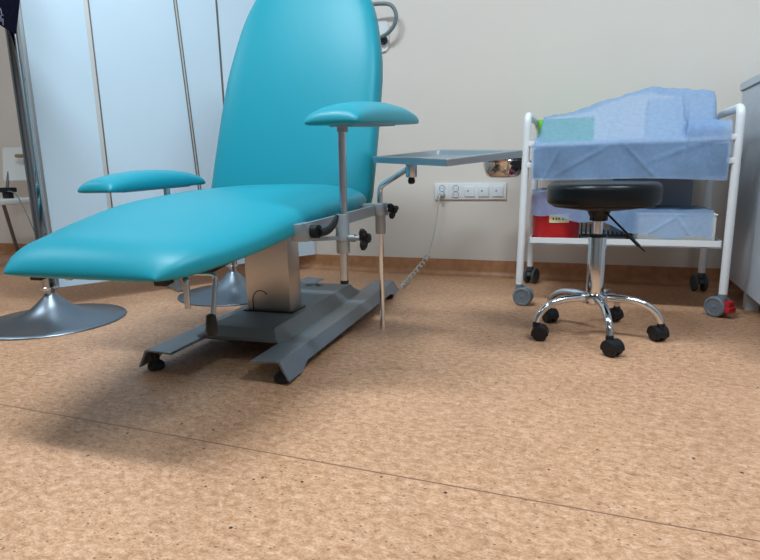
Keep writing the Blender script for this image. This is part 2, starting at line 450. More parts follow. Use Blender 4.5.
k = MB(); knob3(k, (.416, -.297, .378), (1, -.1, 0), .032); k.lathe([(.008, -.012), (.011, 0), (.011, .014), (.006, .017)], (.416, -.297, .378), 16, (1, -.1, 0)); k.build('star_knob', 'black', cl)
sr = MB(); quadbox(sr, (.325, -.47, .418), (.345, .06, .428), .010, .030); quadbox(sr, (.10, -.03, .405), (.335, -.03, .415), .03, .012); quadbox(sr, (.10, -.35, .385), (.335, -.35, .412), .03, .012); sr.box((.31, -.435, .410), (.045, .06, .042), .004)
sr = sr.build('accessory_rail', 'cast', chair)
lv = MB(); lv.cyl((.33, -.44, .412), (.352, -.445, .412), .016, 18); lv.tube(bez((.352, -.445, .410), (.36, -.41, .405), (.365, -.38, .415), (.366, -.36, .442), 8), [.010, .010, .010, .0095, .009, .0085, .008, .007, .005], 12)
lv.build('clamp_lever', 'black', sr)
# left
pl = arm_pad_mb(-.388, -.350, .120, .503, .022, .068, .060).build('arm_pad', 'vinyl', chair, smooth=60)
tag(pl, 'lowered left arm pad level with the seat')
bp = MB(); quadbox(bp, (-.385, -.26, .5045), (-.385, .06, .5115), .06, .006); bp.build('arm_plate', 'frame_grey', pl)
MB().cyl((-.355, -.06, .30), (-.362, -.06, .505), .0105, 16).build('arm_post', 'chrome_soft', chair)
cl = MB(); cl.lathe([(.0105, .36), (.018, .36), (.018, .45), (.016, .455), (.0105, .455)], (-.355, -.06, 0), 24); quadbox(cl, (-.10, -.06, .395), (-.345, -.06, .405), .03, .014); cl.build('post_clamp', 'cast', chair)

# crank with black grip, release grip, small rod
cr = MB(); cr.tube(fillet([(.125, -.655, .342), (.178, -.618, .336), (.176, -.640, .24)], .014), .0055, 12); cr = cr.build('crank', 'chrome_soft', chair)
MB().lathe([(.006, .040), (.010, .038), (.0125, .020), (.0145, .004), (.012, -.006), (.004, -.008)], (.1755, -.645, .212), 20).build('crank_knob', 'black', cr)
MB().cyl((.115, -.66, .349), (.135, -.645, .349), .012, 14).build('crank_hub', 'black', cr)
rd = MB(); rd.tube(fillet([(.12, -.66, .345), (.150, -.685, .338), (.150, -.687, .274)], .012), .0065, 12); rd.build('stop_rod', 'chrome_soft', chair)
gp = MB(); quadbox(gp, (.15, -.60, .344), (.15, -.50, .356), .02, .016); gp = gp.build('release_grip', 'black', chair)
w = MB(); quadbox(w, (.128, -.60, .356), (.128, -.49, .368), .03, .02); w.build('latch_plate', 'white_plastic', gp)
fl = MB(); fl.lathe([(.0, -.012), (.010, -.010), (.012, 0), (.010, .010), (0, .012)], (-.14, -.70, .338), 14, (0, 1, 0)); fl.build('frame_end', 'chrome_soft', chair)

# ------------------------------------------------------------------ instrument tray on bent rod
A, B, Cc, D = V((-.66, 1.70, .5747)), V((-.355, 1.45, .5565)), V((-.186, 1.657, .579)), None
D = A + Cc - B
ROD = chair_pt = lambda x, y, z: Matrix.Translation(CH) @ Matrix.Rotation(RZ, 4, 'Z') @ V((x, y, z))
r0 = ROD(.358, 0.034, 0)
tray = thing('instrument_tray', 'rectangular steel instrument tray on a bent chrome rod clamped beside the chair', 'tray', (r0.x, r0.y, 0))
T0 = V((r0.x, r0.y, 0)); loc = lambda p: V(p) - T0
ex = (B - A); ey = (Cc - B); nn = ex.cross(ey).normalized()
def tp(s, t, h): return loc(A + ex * s + ey * t + nn * h)
def rect(i, h):
    w1, w2 = i / ex.length, i / ey.length; q = []
    rr = max(.012, .03 - i)
    c1, c2 = rr / ex.length, rr / ey.length
    for (sx, sy, a0) in ((1 - w1 - c1, 1 - w2 - c2, 0), (w1 + c1, 1 - w2 - c2, 90), (w1 + c1, w2 + c2, 180), (1 - w1 - c1, w2 + c2, 270)):
        for kk in range(5):
            a = math.radians(a0 + kk * 22.5); q.append(tp(sx + c1 * math.cos(a), sy + c2 * math.sin(a), h))
    return q
def rect_sharp(i, h):
    w1, w2 = i / ex.length, i / ey.length; r = .004; q = []
    c1, c2 = r / ex.length, r / ey.length
    for (sx, sy, a0) in ((1 - w1 - c1, 1 - w2 - c2, 0), (w1 + c1, 1 - w2 - c2, 90), (w1 + c1, w2 + c2, 180), (1 - w1 - c1, w2 + c2, 270)):
        for kk in range(5):
            a = math.radians(a0 + kk * 22.5); q.append(tp(sx + c1 * math.cos(a), sy + c2 * math.sin(a), h))
    return q
mb = MB().ring_loft([rect_sharp(0, 0), rect_sharp(0, .017), rect_sharp(.002, .019), rect_sharp(.026, .019), rect(.030, .018), rect(.040, .006), rect(.10, .0045)], True, True)
mb.build('tray_dish', 'steel_tray', tray, smooth=30)
hub = V((-.500, 1.598, 0)); hz = .564
arm = [loc((r0.x, r0.y, .036)), loc((r0.x, r0.y, .50)), loc((hub.x - .012, hub.y, hz - .012)), loc((hub.x, hub.y, hz - .01))]
MB().tube(fillet(arm[:3], .028, 8), .0085, 14).build('bent_rod', 'chrome', tray)
hb = MB().lathe([(.015, -.032), (.0165, -.028), (.0165, .004), (.02, .008)], loc((hub.x, hub.y, hz - .004)), 22).build('tray_socket', 'chrome_soft', tray)
MB().lathe([(.003, -.052), (.009, -.050), (.011, -.042), (.009, -.034), (.007, -.030)], loc((hub.x, hub.y, hz - .004)), 18).build('lock_knob', 'black', hb)
cl = MB(); cl.lathe([(.0085, .352), (.0155, .352), (.0165, .356), (.0165, .405), (.0165, .408), (.025, .411), (.026, .415), (.026, .443), (.023, .449), (.0085, .449)], (0, 0, 0), 24)
cl.box((-.030, -.006, .429), (.040, .050, .038), .005); cl.cyl((0, 0, .428), (.045, -.012, .428), .006, 12)
cl = cl.build('rod_clamp', 'cast', tray)
k = MB(); knob3(k, (.046, -.012, .428), (1, -.27, 0), .028); k.lathe([(.008, -.014), (.010, 0), (.010, .012), (.005, .015)], (.046, -.012, .428), 16, (1, -.27, 0)); k.build('star_knob', 'black', cl)

# ------------------------------------------------------------------ round stool
ST = V((.026, 1.898, 0))
stool = thing('round_stool', 'round black padded stool on five chrome legs with casters in front of the trolley', 'stool', ST)
MB().lathe([(.0, .430), (.150, .430), (.162, .432), (.167, .438), (.169, .452), (.169, .478), (.166, .490), (.157, .4965), (.12, .4985), (0, .4995)], c=(.008, 0, 0), seg=64).build('seat_cushion', 'black_vinyl', stool, smooth=50)
MB().lathe([(0, .412), (.06, .412), (.148, .424), (.152, .428), (.152, .431), (0, .431)], c=(.008, 0, 0), seg=48).build('seat_base', 'black', stool)
mp_ = MB().lathe([(.014, .376), (.020, .378), (.024, .386), (.032, .400), (.036, .412), (0, .413)], seg=28)
for k in range(8):
    a = k * PI/4; mp_.box((.024*math.cos(a), .024*math.sin(a), .388), (.006, .006, .02), .001, Matrix.Rotation(a, 3, 'Z'))
mp_.build('seat_mount', 'black', stool)
gl = MB().lathe([(.0, .118), (.0275, .118), (.0275, .325), (.0265, .329), (.018, .330), (.0, .330)], seg=28).build('gas_column', 'chrome', stool, smooth=40)
MB().lathe([(0, .325), (.0145, .325), (.0145, .379), (0, .38)], seg=20).build('piston', 'chrome', gl)
MB().lathe([(.020, .326), (.029, .326), (.029, .335), (.020, .336)], seg=24).build('column_collar', 'black', gl)
MB().lathe([(.0, .108), (.030, .108), (.040, .114), (.043, .124), (.040, .138), (.032, .144), (.0, .146)], seg=32).build('leg_hub', 'chrome', stool, smooth=40)
lv = MB(); lv.tube([(.020, -.03, .406), (.070, -.055, .357), (.090, -.065, .336)], .0034, 8)
quadbox(lv, (.086, -.063, .340), (.116, -.080, .310), .012, .006); quadbox(lv, (.114, -.079, .312), (.132, -.088, .296), .006, .003); lv.build('height_lever', 'black', stool)
def caster_mb(sw):
    mb = MB(); c, s = math.cos(sw), math.sin(sw); ax = V((-s, c, 0)); fw = V((c, s, 0)); ctr = V((0, 0, .024)) + fw * .012
    for sd in (-1, 1):
        mb.lathe([(0, -.0085), (.020, -.0085), (.0235, -.006), (.024, 0), (.0235, .006), (.020, .0085), (0, .0085)], ctr + ax * sd * .0125, 24, ax)
    # hood over the two wheels
    rings = []
    for t in (-.0225, -.021, .021, .0225):
        sc = .92 if abs(t) > .022 else 1
        rings.append([ctr + ax * t + (fw * math.cos(a) + V((0, 0, 1)) * math.sin(a)) * .0265 * sc for a in [math.radians(-8 + 205 * k / 16) for k in range(17)]])
    mb.ring_loft(rings)
    mb.lathe([(.0105, .038), (.0115, .042), (.0115, .058), (.009, .062)], (0, 0, 0), 16)
    return mb
for k in range(5):
    a = math.radians(211 + 72 * k); d = V((math.cos(a), math.sin(a), 0))
    p = bez(d * .03 + V((0, 0, .128)), d * .10 + V((0, 0, .134)), d * .185 + V((0, 0, .128)), d * .200 + V((0, 0, .058)), 14)
    lg = MB().tube(p, [.0135 - .0035 * i / 14 for i in range(15)], 14).build('leg', 'chrome', stool)
    cm = caster_mb(a + [2.6, .6, 2.2, 1.2, 2.9][k]); 
    cm.build('caster', 'black', lg, mtx=Matrix.Translation(d * .200))

# ------------------------------------------------------------------ trolley
TX0, TX1, TY0, TY1 = -.240, .462, 2.262, 2.690
tr = thing('white_trolley', 'white tubular steel trolley with two shelves on swivel casters', 'trolley', (0, 0, 0))
for x, zt in ((TX0, .742), (TX1, .733)):
    xb = x - (.016 if x < 0 else 0); pts = [(xb, TY0, .082), (x, TY0, zt), (x, TY1, zt), (xb, TY1, .082)]
    MB().tube(fillet(pts, .035, 8), .0142, 16).build('side_frame', 'white_paint', tr)
def tray_shelf(z0, z1, name, y0=TY0 - .004, y1=TY1 - .004, x0=TX0 + .018, x1=TX1 - .018):
    mb = MB(); t = .004
    mb.box(((x0+x1)/2, (y0+y1)/2, z0 + t/2), (x1-x0, y1-y0, t))
    for y in (y0 + t/2, y1 - t/2): mb.box(((x0+x1)/2, y, (z0+z1)/2), (x1-x0, t, z1-z0), .001)
    for x in (x0 + t/2, x1 - t/2): mb.box((x, (y0+y1)/2, (z0+z1)/2), (t, y1-y0, z1-z0), .001)
    return mb.build(name, 'white_paint', tr, smooth=0)
lower = tray_shelf(.250, .276, 'lower_shelf'); upper = tray_shelf(.622, .640, 'upper_shelf')
dw = MB().box(((TX0+TX1)/2, (TY0+TY1)/2, .560), (.655, .40, .110), .006).build('drawer', 'drawer_grey', tr)  # dark box added so the sheer cloth front reads darker
for y in (TY0, TY1):
    for z in (.635, .556):
        for x, s in ((TX0, 1), (TX1, -1)):
            MB().box((x + s * .014, y, z), (.030, .024, .020), .003).build('bracket', 'white_paint', upper)
def cart_caster(pos, ang, grey, tab):
    c, s = math.cos(ang), math.sin(ang); ax = V((c, s, 0)); tv = V((-s, c, 0)); ctr = V((0, 0, .0375)) + tv * (.018 if not tab else -.014)
    o = MB(); o.lathe([(.006, .060), (.0155, .064), (.0155, .084), (.012, .088)], (0, 0, 0), 18)
    rings = []
    for t in (-.010, .010): rings.append([ctr + ax*t + (tv*math.cos(a) + V((0, 0, 1))*math.sin(a)) * .034 for a in [math.radians(10 + 165*k/12) for k in range(13)]])
    o.ring_loft(rings)
    o = o.build('caster', 'wheel_dark' if not grey else 'wheel_grey', tr, mtx=Matrix.Translation(V(pos)))
    for sd in (-1, 1):
        w = MB(); w.lathe([(0, -.006), (.026, -.006), (.028, -.004), (.0335, -.004), (.0375, 0), (.0375, .007), (.0335, .010), (.028, .010), (.026, .0075), (.008, .0075), (.006, .009), (0, .009)], ctr + ax*sd*.0165, 30, ax*sd)
        w.build('wheel', 'wheel_grey' if grey else 'wheel_dark', o, mtx=Matrix.Translation(V(pos)))
    if tab:
        b = MB(); b.box(ctr + V((0, 0, -.006)) + tv * .040, (.042, .030, .022), .005, Matrix.Rotation(ang, 3, 'Z')); b.box(ctr + tv * .036 + V((0, 0, .014)), (.034, .026, .022), .004, Matrix.Rotation(ang, 3, 'Z'))
        b.build('brake_pedal', 'red_tab', o, mtx=Matrix.Translation(V(pos)))
cart_caster((TX0 - .016, TY0, 0), math.radians(-98), True, False)
cart_caster((TX1, TY0, 0), math.radians(-132), True, True)
cart_caster((TX0 - .016, TY1, 0), math.radians(-20), False, False)
cart_caster((TX1, TY1, 0), math.radians(10), False, False)

# --- on the upper shelf
Z1 = .6265
bx = MB(); bx.box((0, 0, .059), (.22, .15, .118), .003); bx = bx.build('green_carton', 'green'); bx.location = (-.112, 2.60, Z1)
tag(bx, 'bright green carton at the back left of the top shelf, half under the cloth', 'box')
bx = MB(); bx.box((0, 0, .083), (.215, .17, .166), .004); bx = bx.build('supply_carton', 'carton'); bx.location = (.300, 2.525, Z1)
tag(bx, 'tall white carton lifting the blue cloth to a peak on the top shelf', 'box')
bx = MB(); bx.box((0, 0, .033), (.120, .12, .066), .003); bx = bx.build('printed_packet', 'carton_blue'); bx.location = (.366, 2.345, Z1)
tag(bx, 'blue and white printed packet at the front right of the top shelf', 'packet')
bx = MB(); bx.box((0, 0, .0075), (.40, .13, .015), .002); bx = bx.build('dressing_box', 'carton'); bx.location = (.04, 2.36, Z1)
tag(bx, 'flat white box lying under the front of the blue top cloth', 'box')

ridge = [(-.219, .655), (-.205, .70), (-.196, .7485), (-.085, .757), (.044, .802), (.185, .832), (.20, .833), (.40, .803), (.412, .80), (.418, .70), (.435, .66)]
CREASES = [(.30, 2.36, .9, .006), (.02, 2.40, 2.2, .005), (-.12, 2.33, .35, .004), (.22, 2.47, 2.7, .005), (.10, 2.30, 1.2, .0045), (-.02, .58, .5, .0055), (.16, .56, 2.3, .005), (.30, .60, .35, .006), (.38, .55, 1.9, .004), (-.14, .57, 1.1, .0045), (.25, .33, .6, .005), (.33, .31, 2.2, .005), (.12, .34, 1.3, .004)]
def crease(x, y):
    h = 0.
    for cx, cy, a, w in CREASES:
        dx, dy = x - cx, y - cy; d = -dx*math.sin(a) + dy*math.cos(a); l = dx*math.cos(a) + dy*math.sin(a)
        h += .0038 * math.exp(-(d/w)**2) * math.exp(-(l/.12)**2)
    return h
def wr(x, y): return crease(x, y) + .005*math.sin(14*x + 19*y + 2*math.sin(7*x - 5*y)) + .0035*math.sin(31*x + 9*y) * math.sin(17*y - 5*x) + .0022*math.sin(67*x - 41*y) + .0015*math.sin(120*x + 77*y + 1)
def top_h(x, y):
    r = interp(ridge, x); base = .646
    if y > 2.44: f = 1.
    else: f = max(0., (y - 2.262) / (2.44 - 2.262)); f = f**1.25
    return base + (r - base) * f
def drape_top():
    P = []; nx = 130; x0, x1 = -.219, .438
    cut = lambda x: 2.61
    for i in range(56):
        row = []
        for j in range(nx + 1):
            x = x0 + (x1 - x0) * j / nx; yb = cut(x) if x < .0 else 2.61
            if i < 34:
                y = yb + (2.272 - yb) * i / 33; z = top_h(x, y)
                if x > .305 and y < 2.415: z = min(z, .7005) if z > .66 else z; z = max(z, .6965)
                elif x > .385: z = max(z, .652)
                z += wr(x, y) * .8 + .002
                row.append(V((x, y, z)))
            else:
                t = (i - 33) / 22; zt = top_h(x, 2.272)
                if x > .305: zt = .6965 if t == 0 else .6965
                zb_ = .501 - .012 * j / nx + .004*math.sin(9*x)
                z = zt + .002 + (zb_ - zt) * t
                y = 2.2445 + .026 * max(0., 1 - t * 5.5)**1.6 - .006 * t * (1 + math.sin(23*x + 3*z)) - .004*math.sin(47*x + 20*z)*t - .003*math.sin(11*x - 25*z)*t - 1.1*crease(x, z)*min(1, 3*t)
                row.append(V((x, y, z)))
        P.append(row)
    o = MB().grid(P).build('blue_cloth', 'cloth', smooth=80)
    return tag(o, 'pale blue non-woven sheet draped over the top shelf, peaked at the right', 'cloth')
drape_top()

# --- on the lower shelf
Z0 = .2542
sc = thing('sharps_container', 'red round sharps container with yellow label on the lower shelf', 'container', (-.130, 2.376, Z0))
MB().lathe([(0, 0), (.086, 0), (.090, .004), (.0935, .15), (.095, .152), (.095, .165), (0, .165)], seg=40).build('bin', 'red', sc, smooth=40)
MB().lathe([(.05, .165), (.098, .165), (.098, .182), (.088, .190), (.05, .194), (0, .194)], seg=40).build('lid', 'red', sc, smooth=40)
def arc_patch(r, a0, a1, z0, z1, n=12):
    return [[V((r * math.cos(a), r * math.sin(a), z)) for a in [math.radians(a0 + (a1 - a0) * k / n) for k in range(n + 1)]] for z in (z1, z0)]
lb = MB().grid(arc_patch(.0945, 258, 305, .078, .112)).build('label', 'yellow', sc)
tk = MB()
for a in (254, 261, 267, 276, 283): tk.grid(arc_patch(.0951, a + 12, a + 15.2, .090, .098, 2))
tk.build('label_text', 'ink', lb, smooth=0)
rk = MB(); 
for y in (0, .05): rk.box((.085, y, .030), (.17, .006, .006), .001)
for x in (0, .17): rk.box((x, .025, .0155), (.006, .056, .031), .001)
for k, h in enumerate((.048, .046, .042, .036, .026, .022, .018, .015, .013, .012, .011)):
    rk.cyl((.006 + k * .016, 0, .030), (.006 + k * .016, 0, .030 + h), .0027, 8); rk.cyl((.006 + k * .016, .05, .030), (.006 + k * .016, .05, .030 + h), .0027, 8)
rk = rk.build('peg_rack', 'black'); rk.location = (-.034, 2.264, Z0)
tag(rk, 'black peg rack beside the red sharps container on the lower shelf', 'rack')
bx = MB(); bx.box((0, 0, .057), (.255, .26, .114), .004); bx.box((0, 0, .112), (.262, .266, .006), .002); bx = bx.build('white_box', 'carton'); bx.location = (.297, 2.415, Z0)
tag(bx, 'white lidded box under blue cloth at the right of the lower shelf', 'box')
bx = MB(); bx.box((0, 0, .118), (.30, .07, .236), .004); bx = bx.build('grey_box', 'carton_grey'); bx.location = (.235, 2.615, Z0)
tag(bx, 'tall grey blue box standing at the back of the lower shelf', 'box')

def drape_low():
    P = []; nx = 120; x0, x1 = -.222, .411
    tops = smooth_tab([(-.222, .452), (-.08, .456), (-.045, .450), (-.01, .40), (.06, .378), (.13, .392), (.17, .381), (.22, .378), (.42, .3775)])
    hem = smooth_tab([(-.222, .362), (-.15, .356), (-.10, .345), (-.05, .340), (0, .335), (.08, .322), (.14, .300), (.2, .285), (.28, .284), (.42, .284)])
    yfr = smooth_tab([(-.222, 2.318), (-.17, 2.286), (-.135, 2.276), (-.10, 2.2785), (-.05, 2.276), (.05, 2.276), (.14, 2.270), (.42, 2.268)])
    for i in range(44):
        row = []
        for j in range(nx + 1):
            x = x0 + (x1 - x0) * j / nx; zt = interp(tops, x); yf_ = interp(yfr, x)
            if i < 20:
                yb = 2.46 if x < 0 else 2.535; y = yb + (yf_ - yb) * i / 19
                z = zt + abs(wr(x, y)) * (1.2 if x < .2 else .5) + .003
                row.append(V((x, y, z)))
            else:
                t = (i - 19) / 24; zh = interp(hem, x) + .006*math.sin(40*x)
                z = zt + .003 + (zh - zt) * t
                y = yf_ - .005 * t - .005 * t * (1 + math.sin(38*x + 12*z)) * .5 - 1.1*crease(x, z)*min(1, 3*t)
                row.append(V((x, y, z)))
        P.append(row)
    o = MB().grid(P).build('blue_cloth', 'cloth', smooth=80)
    return tag(o, 'pale blue non-woven sheet laid over the boxes on the lower shelf', 'cloth')
drape_low()

# --- steel bowl hung on the trolley's left side
bw = MB().lathe([(0, 0), (.055, 0), (.070, .008), (.082, .030), (.088, .060), (.090, .078), (.093, .080), (.091, .082), (.087, .078), (.084, .058), (.078, .032), (.066, .012), (.05, .004), (0, .004)], seg=44)
bw = bw.build('bowl_body', 'bowl_steel', None, smooth=50)
bowl = thing('steel_bowl', 'polished steel bowl hung on the left side of the white trolley', 'bowl', (-.358, 2.47, .507)); bw.parent = bowl
hk = MB(); hk.tube([(.0905*math.cos(a), .0905*math.sin(a), .070) for a in [math.radians(5*k) for k in range(-14, 15)]], .003, 8); hk.tube([(.0905, 0, .07), (.108, 0, .07), (.118, .0, .052)], .003, 8); hk.build('hanger', 'chrome_soft', bowl)

# ------------------------------------------------------------------ coat stand with flared foot, navy garment
FOOT = [(0, 0), (.258, 0), (.262, .003), (.260, .006), (.225, .010), (.18, .0165), (.135, .026), (.10, .039), (.072, .056), (.052, .074), (.037, .089), (.027, .099), (.0195, .106), (.0175, .112), (0, .112)]
cs = thing('coat_stand', 'tall chrome pole stand on a wide flared round foot behind the foot end', 'stand', (-1.95, 1.521, 0))
MB().lathe(FOOT, seg=72).build('flared_foot', 'foot_metal', cs, smooth=50)
MB().lathe([(0, .108), (.0175, .108), (.0175, .126), (.0265, .128), (.0265, .134), (.024, .136), (.024, 1.62), (.018, 1.64), (0, 1.645)], seg=32).build('pole', 'pole_chrome', cs, smooth=40)
MB().lathe([(.024, .125), (.031, .126), (.031, .132), (.024, .134)], seg=32).build('collar', 'chrome', cs)
for k in range(4):
    a = math.radians(-62 + 90 * k); d = V((math.cos(a), math.sin(a), 0))
    MB().tube(bez(d*.022 + V((0, 0, 1.46)), d*.07 + V((0, 0, 1.44)), d*.10 + V((0, 0, 1.46)), d*.105 + V((0, 0, 1.53)), 10), .006, 10).build('hook', 'chrome', cs)

def garment():
    def pt(s, t, side):
        # s across (0 left .. 1 right edge), t down
        tl, trr = V((-1.95, 1.455, 1.47)), V((-1.70, 1.455, 1.47))
        bl, br = V((-2.15, 1.44, 1.165)), V((-1.842, 1.445, 1.028))
        top = tl.lerp(trr, s); bot = bl.lerp(br, s); p = top.lerp(bot, t)
        p.z += .016 * math.sin(PI * s) * t; p.x += .010 * math.sin(PI * t) * (s - .5)
        th = .020 * se(2*s - 1, 2.2) * (.55 + .45*t) + .002
        p.y += -side * th + .007*math.sin(13*s + 3*t) * t * se(2*s - 1, 2)
        return p
    rings = []
    n = 24
    for i in range(29):
        t = i / 28
        rings.append([pt(k/n, t, 1) for k in range(n + 1)] + [pt(k/n, t, -1) for k in range(n, -1, -1)])
    g = MB().ring_loft(rings).build('navy_garment', 'navy', smooth=60)
    tag(g, 'dark navy printed garment hanging from the chrome pole stand at top left', 'garment')
    pm = MB()
    for s0, t0, ln, ph in ((.55, .80, .20, 0), (.62, .86, .14, 1), (.74, .88, .12, 2), (.66, .93, .10, 3), (.82, .94, .06, 1.5), (.50, .88, .12, 4), (.72, .70, .2, .6), (.6, .72, .12, 2.2)):
        pm.tube([pt(s0 + ln * k/12, t0 + .018*math.sin(ph + k*1.1) + .03*k/12, 1) + V((0, -.001, 0)) for k in range(13)], .0016, 6)
    pm.build('print', 'print', g)
garment()

pd = thing('pedestal', 'short chrome pedestal on a flared round foot behind the treatment chair column', 'stand', (-1.535, 2.125, 0))
MB().lathe([(r * .955, z) for r, z in FOOT], seg=72).build('flared_foot', 'foot_metal', pd, smooth=50)
MB().lathe([(0, .106), (.0175, .106), (.0175, .124), (.0265, .126), (.0265, .134), (.023, .136), (.023, .385), (.06, .388), (.062, .396), (0, .398)], seg=32).build('column', 'chrome', pd, smooth=40)

# ------------------------------------------------------------------ white folding screen
SA, SB = V((-1.462, 2.822, 0)), V((-2.133, 1.709, 0))
sd = (SB - SA).normalized(); sn = V((sd.y, -sd.x, 0)); 
if sn.y > 0: sn = -sn                                   # faces the camera
ang = math.atan2(sd.y, sd.x)
scr = thing('partition_screen', 'tall white panelled partition screen with metal joint strips behind the treatment chair', 'screen', SA, ang)
flip = 1 if (Matrix.Rotation(ang, 3, 'Z') @ V((0, 1, 0))).dot(sn) > 0 else -1   # local +y*flip points at the camera
ZB, ZT = .086, 2.15
for a, b in ((.012, .488), (.498, .640), (.690, 1.050), (1.060, 1.300)):
    tilt0, tilt1 = (0, 0)
    mb = MB()
    if b == .640: q = [(a, ZB), (.628, ZB), (.725, ZT), (a, ZT)]
    elif a == .690: q = [(.634, ZB), (b, ZB), (b, ZT), (.731, ZT)]
    else: q = [(a, ZB), (b, ZB), (b, ZT), (a, ZT)]
    mb.ring_loft([[V((x, y, z)) for x, z in q] for y in (-.012, .012)]); mb.build('panel', 'panel', scr, smooth=0)
def strip(s0, z0, s1, z1, w, m, name, off=.013):
    mb = MB(); quadbox(mb, (s0, flip*off, z0), (s1, flip*off, z1), .006, w, (1, 0, 0)); return mb.build(name, m, scr, smooth=0)
strip(.493, ZB, .493, ZT, .009, 'strip', 'joint_strip', .010)
strip(.626, ZB, .723, ZT, .0045, 'strip', 'joint_strip', .012); strip(.638, ZB, .735, ZT, .0045, 'strip', 'joint_strip', .012); strip(.632, ZB, .729, ZT, .009, 'strip_light', 'joint_strip', .010)
strip(1.0535, ZB, 1.0535, ZT, .005, 'strip', 'joint_strip', .011); strip(1.064, ZB, 1.064, ZT, .015, 'strip_light', 'joint_strip', .011)
e = MB(); e.box((1.307, 0, (ZB+ZT)/2), (.016, .034, ZT - ZB), .003); e.build('edge_profile', 'alu', scr, smooth=0)
e = MB(); e.box((.65, 0, ZT + .006), (1.31, .034, .014), .003); e.build('top_profile', 'alu', scr, smooth=0)
for s0 in (.30, .80):
    f = MB(); f.box((s0, 0, .046), (.03, .02, .086), .003); f.box((s0, 0, .008), (.05, .16, .014), .004); f.build('screen_foot', 'alu', scr, smooth=0)

# ------------------------------------------------------------------ white chair at far left
wc = thing('white_chair', 'white plastic chair with grip hole in its back by the far left wall', 'chair', (-3.41, 2.40, 0), 0.)
s_ = MB(); s_.box((0, 0, .412), (.44, .42, .030), .012); s_.build('chair_seat', 'chair_white', wc)
b_ = MB(); 
rings = []
for z in (.535, .545, .64, .735, .748):
    sc_ = .97 if z in (.535, .748) else 1.
    rings.append([V((x * sc_, .215 + .12*(z - .535) - .05*(1 - (x/.22)**2)*-1 + y, z)) for x, y in [( -.215 + .43*k/12, -.008) for k in range(13)] + [(.215 - .43*k/12, .008) for k in range(13)]])
b_.ring_loft(rings); b_ = b_.build('chair_back', 'chair_white', wc)
g_ = MB(); g_.box((-.06, .2295, .690), (.060, .030, .022), .008, Matrix.Rotation(-.12, 3, 'X')); g_.build('grip_hole', 'hole', b_)
for sx in (-1, 1):
    MB().tube([(sx*.19, .19, .41), (sx*.19, .222, .54), (sx*.19, .25, .65)], .009, 10).build('back_support', 'chair_leg', wc)
    MB().tube([(sx*.16, -.15, .40), (sx*.205, -.215, 0)], .011, 10).build('leg', 'chair_leg', wc)
    MB().tube([(sx*.17, .15, .40), (sx*.21, .24, 0)], .011, 10).build('leg', 'chair_leg', wc)
dv = thing('charger', 'small black charger on the seat of the white chair with its cable hanging down', 'charger', (-3.40, 2.46, .4275))
h_ = MB(); h_.box((0, 0, .052), (.115, .05, .030), .008); h_.build('charger_body', 'black', dv)
h_ = MB(); h_.box((.003, 0, .0185), (.060, .03, .037), .002); h_.build('stand', 'black', dv)
MB().tube(bez((.03, -.02, .045), (.20, -.08, .05), (.27, -.12, .0), (.33, -.08, -.30), 14) , .003, 8).build('cable', 'cable_grey', dv)

# ------------------------------------------------------------------ wall sockets
so = thing('socket_strip', 'white five-gang wall strip of two sockets and three square inserts', 'socket', (-.758, WY - .0, .393), 0)
S = lambda x, y, z: (x, -y, z)
f = MB(); f.box(S(.1825, .005, .0405), (.365, .010, .081), .003); f.build('strip_frame', 'white_plastic', so)
for i in range(2):
    xc = .0405 + .071 * i
    p = MB(); p.box(S(xc, .0105, .0405), (.056, .004, .060), .0015); p = p.build('socket_insert', 'insert', so)
    for dz in (.0165, -.0165):
        MB().tube([V(S(xc + .0155*math.cos(a), .0128, .0405 + dz + .0155*math.sin(a))) for a in [2*PI*kk/28 for kk in range(29)]], .0013, 6).build('socket_ring', 'slot', p)
        h = MB(); h.cyl(S(xc - .006, .0120, .0405 + dz), S(xc - .006, .0132, .0405 + dz), .0022, 8); h.cyl(S(xc + .006, .0120, .0405 + dz), S(xc + .006, .0132, .0405 + dz), .0022, 8); h.build('socket_hole', 'slot', p)
for i in range(2, 5):
    xc = .0405 + .071 * i
    p = MB(); p.box(S(xc, .0125, .0405), (.052, .007, .052), .003); p = p.build('square_insert', 'insert', so)
    MB().lathe([(0, 0), (.0042, 0), (.0036, .001), (0, .001)], S(xc - .008, .0161, .043), 14, (0, -1, 0)).build('dot', 'slot', p)

cd_ = thing('power_cord', 'light grey coiled power cord plugged into the five-gang strip beside the chair base', 'cord', (-.715, WY - .016, .40))
O_ = V((-.715, WY - .016, .40)); q = lambda p: V(p) - O_
pl_ = MB(); pl_.lathe([(0, 0), (.0155, 0), (.016, .012), (.012, .026), (.007, .032), (0, .033)], (-.0025, -.001, .017), 20, (0, -1, 0)); pl_.build('plug', 'cable_light', cd_)
pts = bez((-.003, -.034, .017), (-.004, -.075, .02), (.0, -.055, -.08), (-.055, -.07, -.285), 18)
MB().tube(pts, .0026, 8).build('cable', 'cable_light', cd_)
ca, cb, cc, cdn = pts[-1], pts[-1] + V((-.022, -.04, -.045)), q((-.815, 2.52, .018)), q((-.772, 2.30, .035))
sp = bez(ca, cb, cc, cdn, 260); coil = []
turns = 10
for i, p in enumerate(sp):
    t = (sp[min(i+1, len(sp)-1)] - sp[max(i-1, 0)]).normalized(); x = t.cross(V((0, 0, 1))).normalized(); y = t.cross(x); a = 2*PI*turns*i/260
    r = .0105 * min(1, i/8, (260-i)/8 + .05); coil.append(p + (x*math.cos(a) + y*math.sin(a)) * r)
MB().tube(coil, .0034, 6).build('coiled_cable', 'cable_light', cd_)

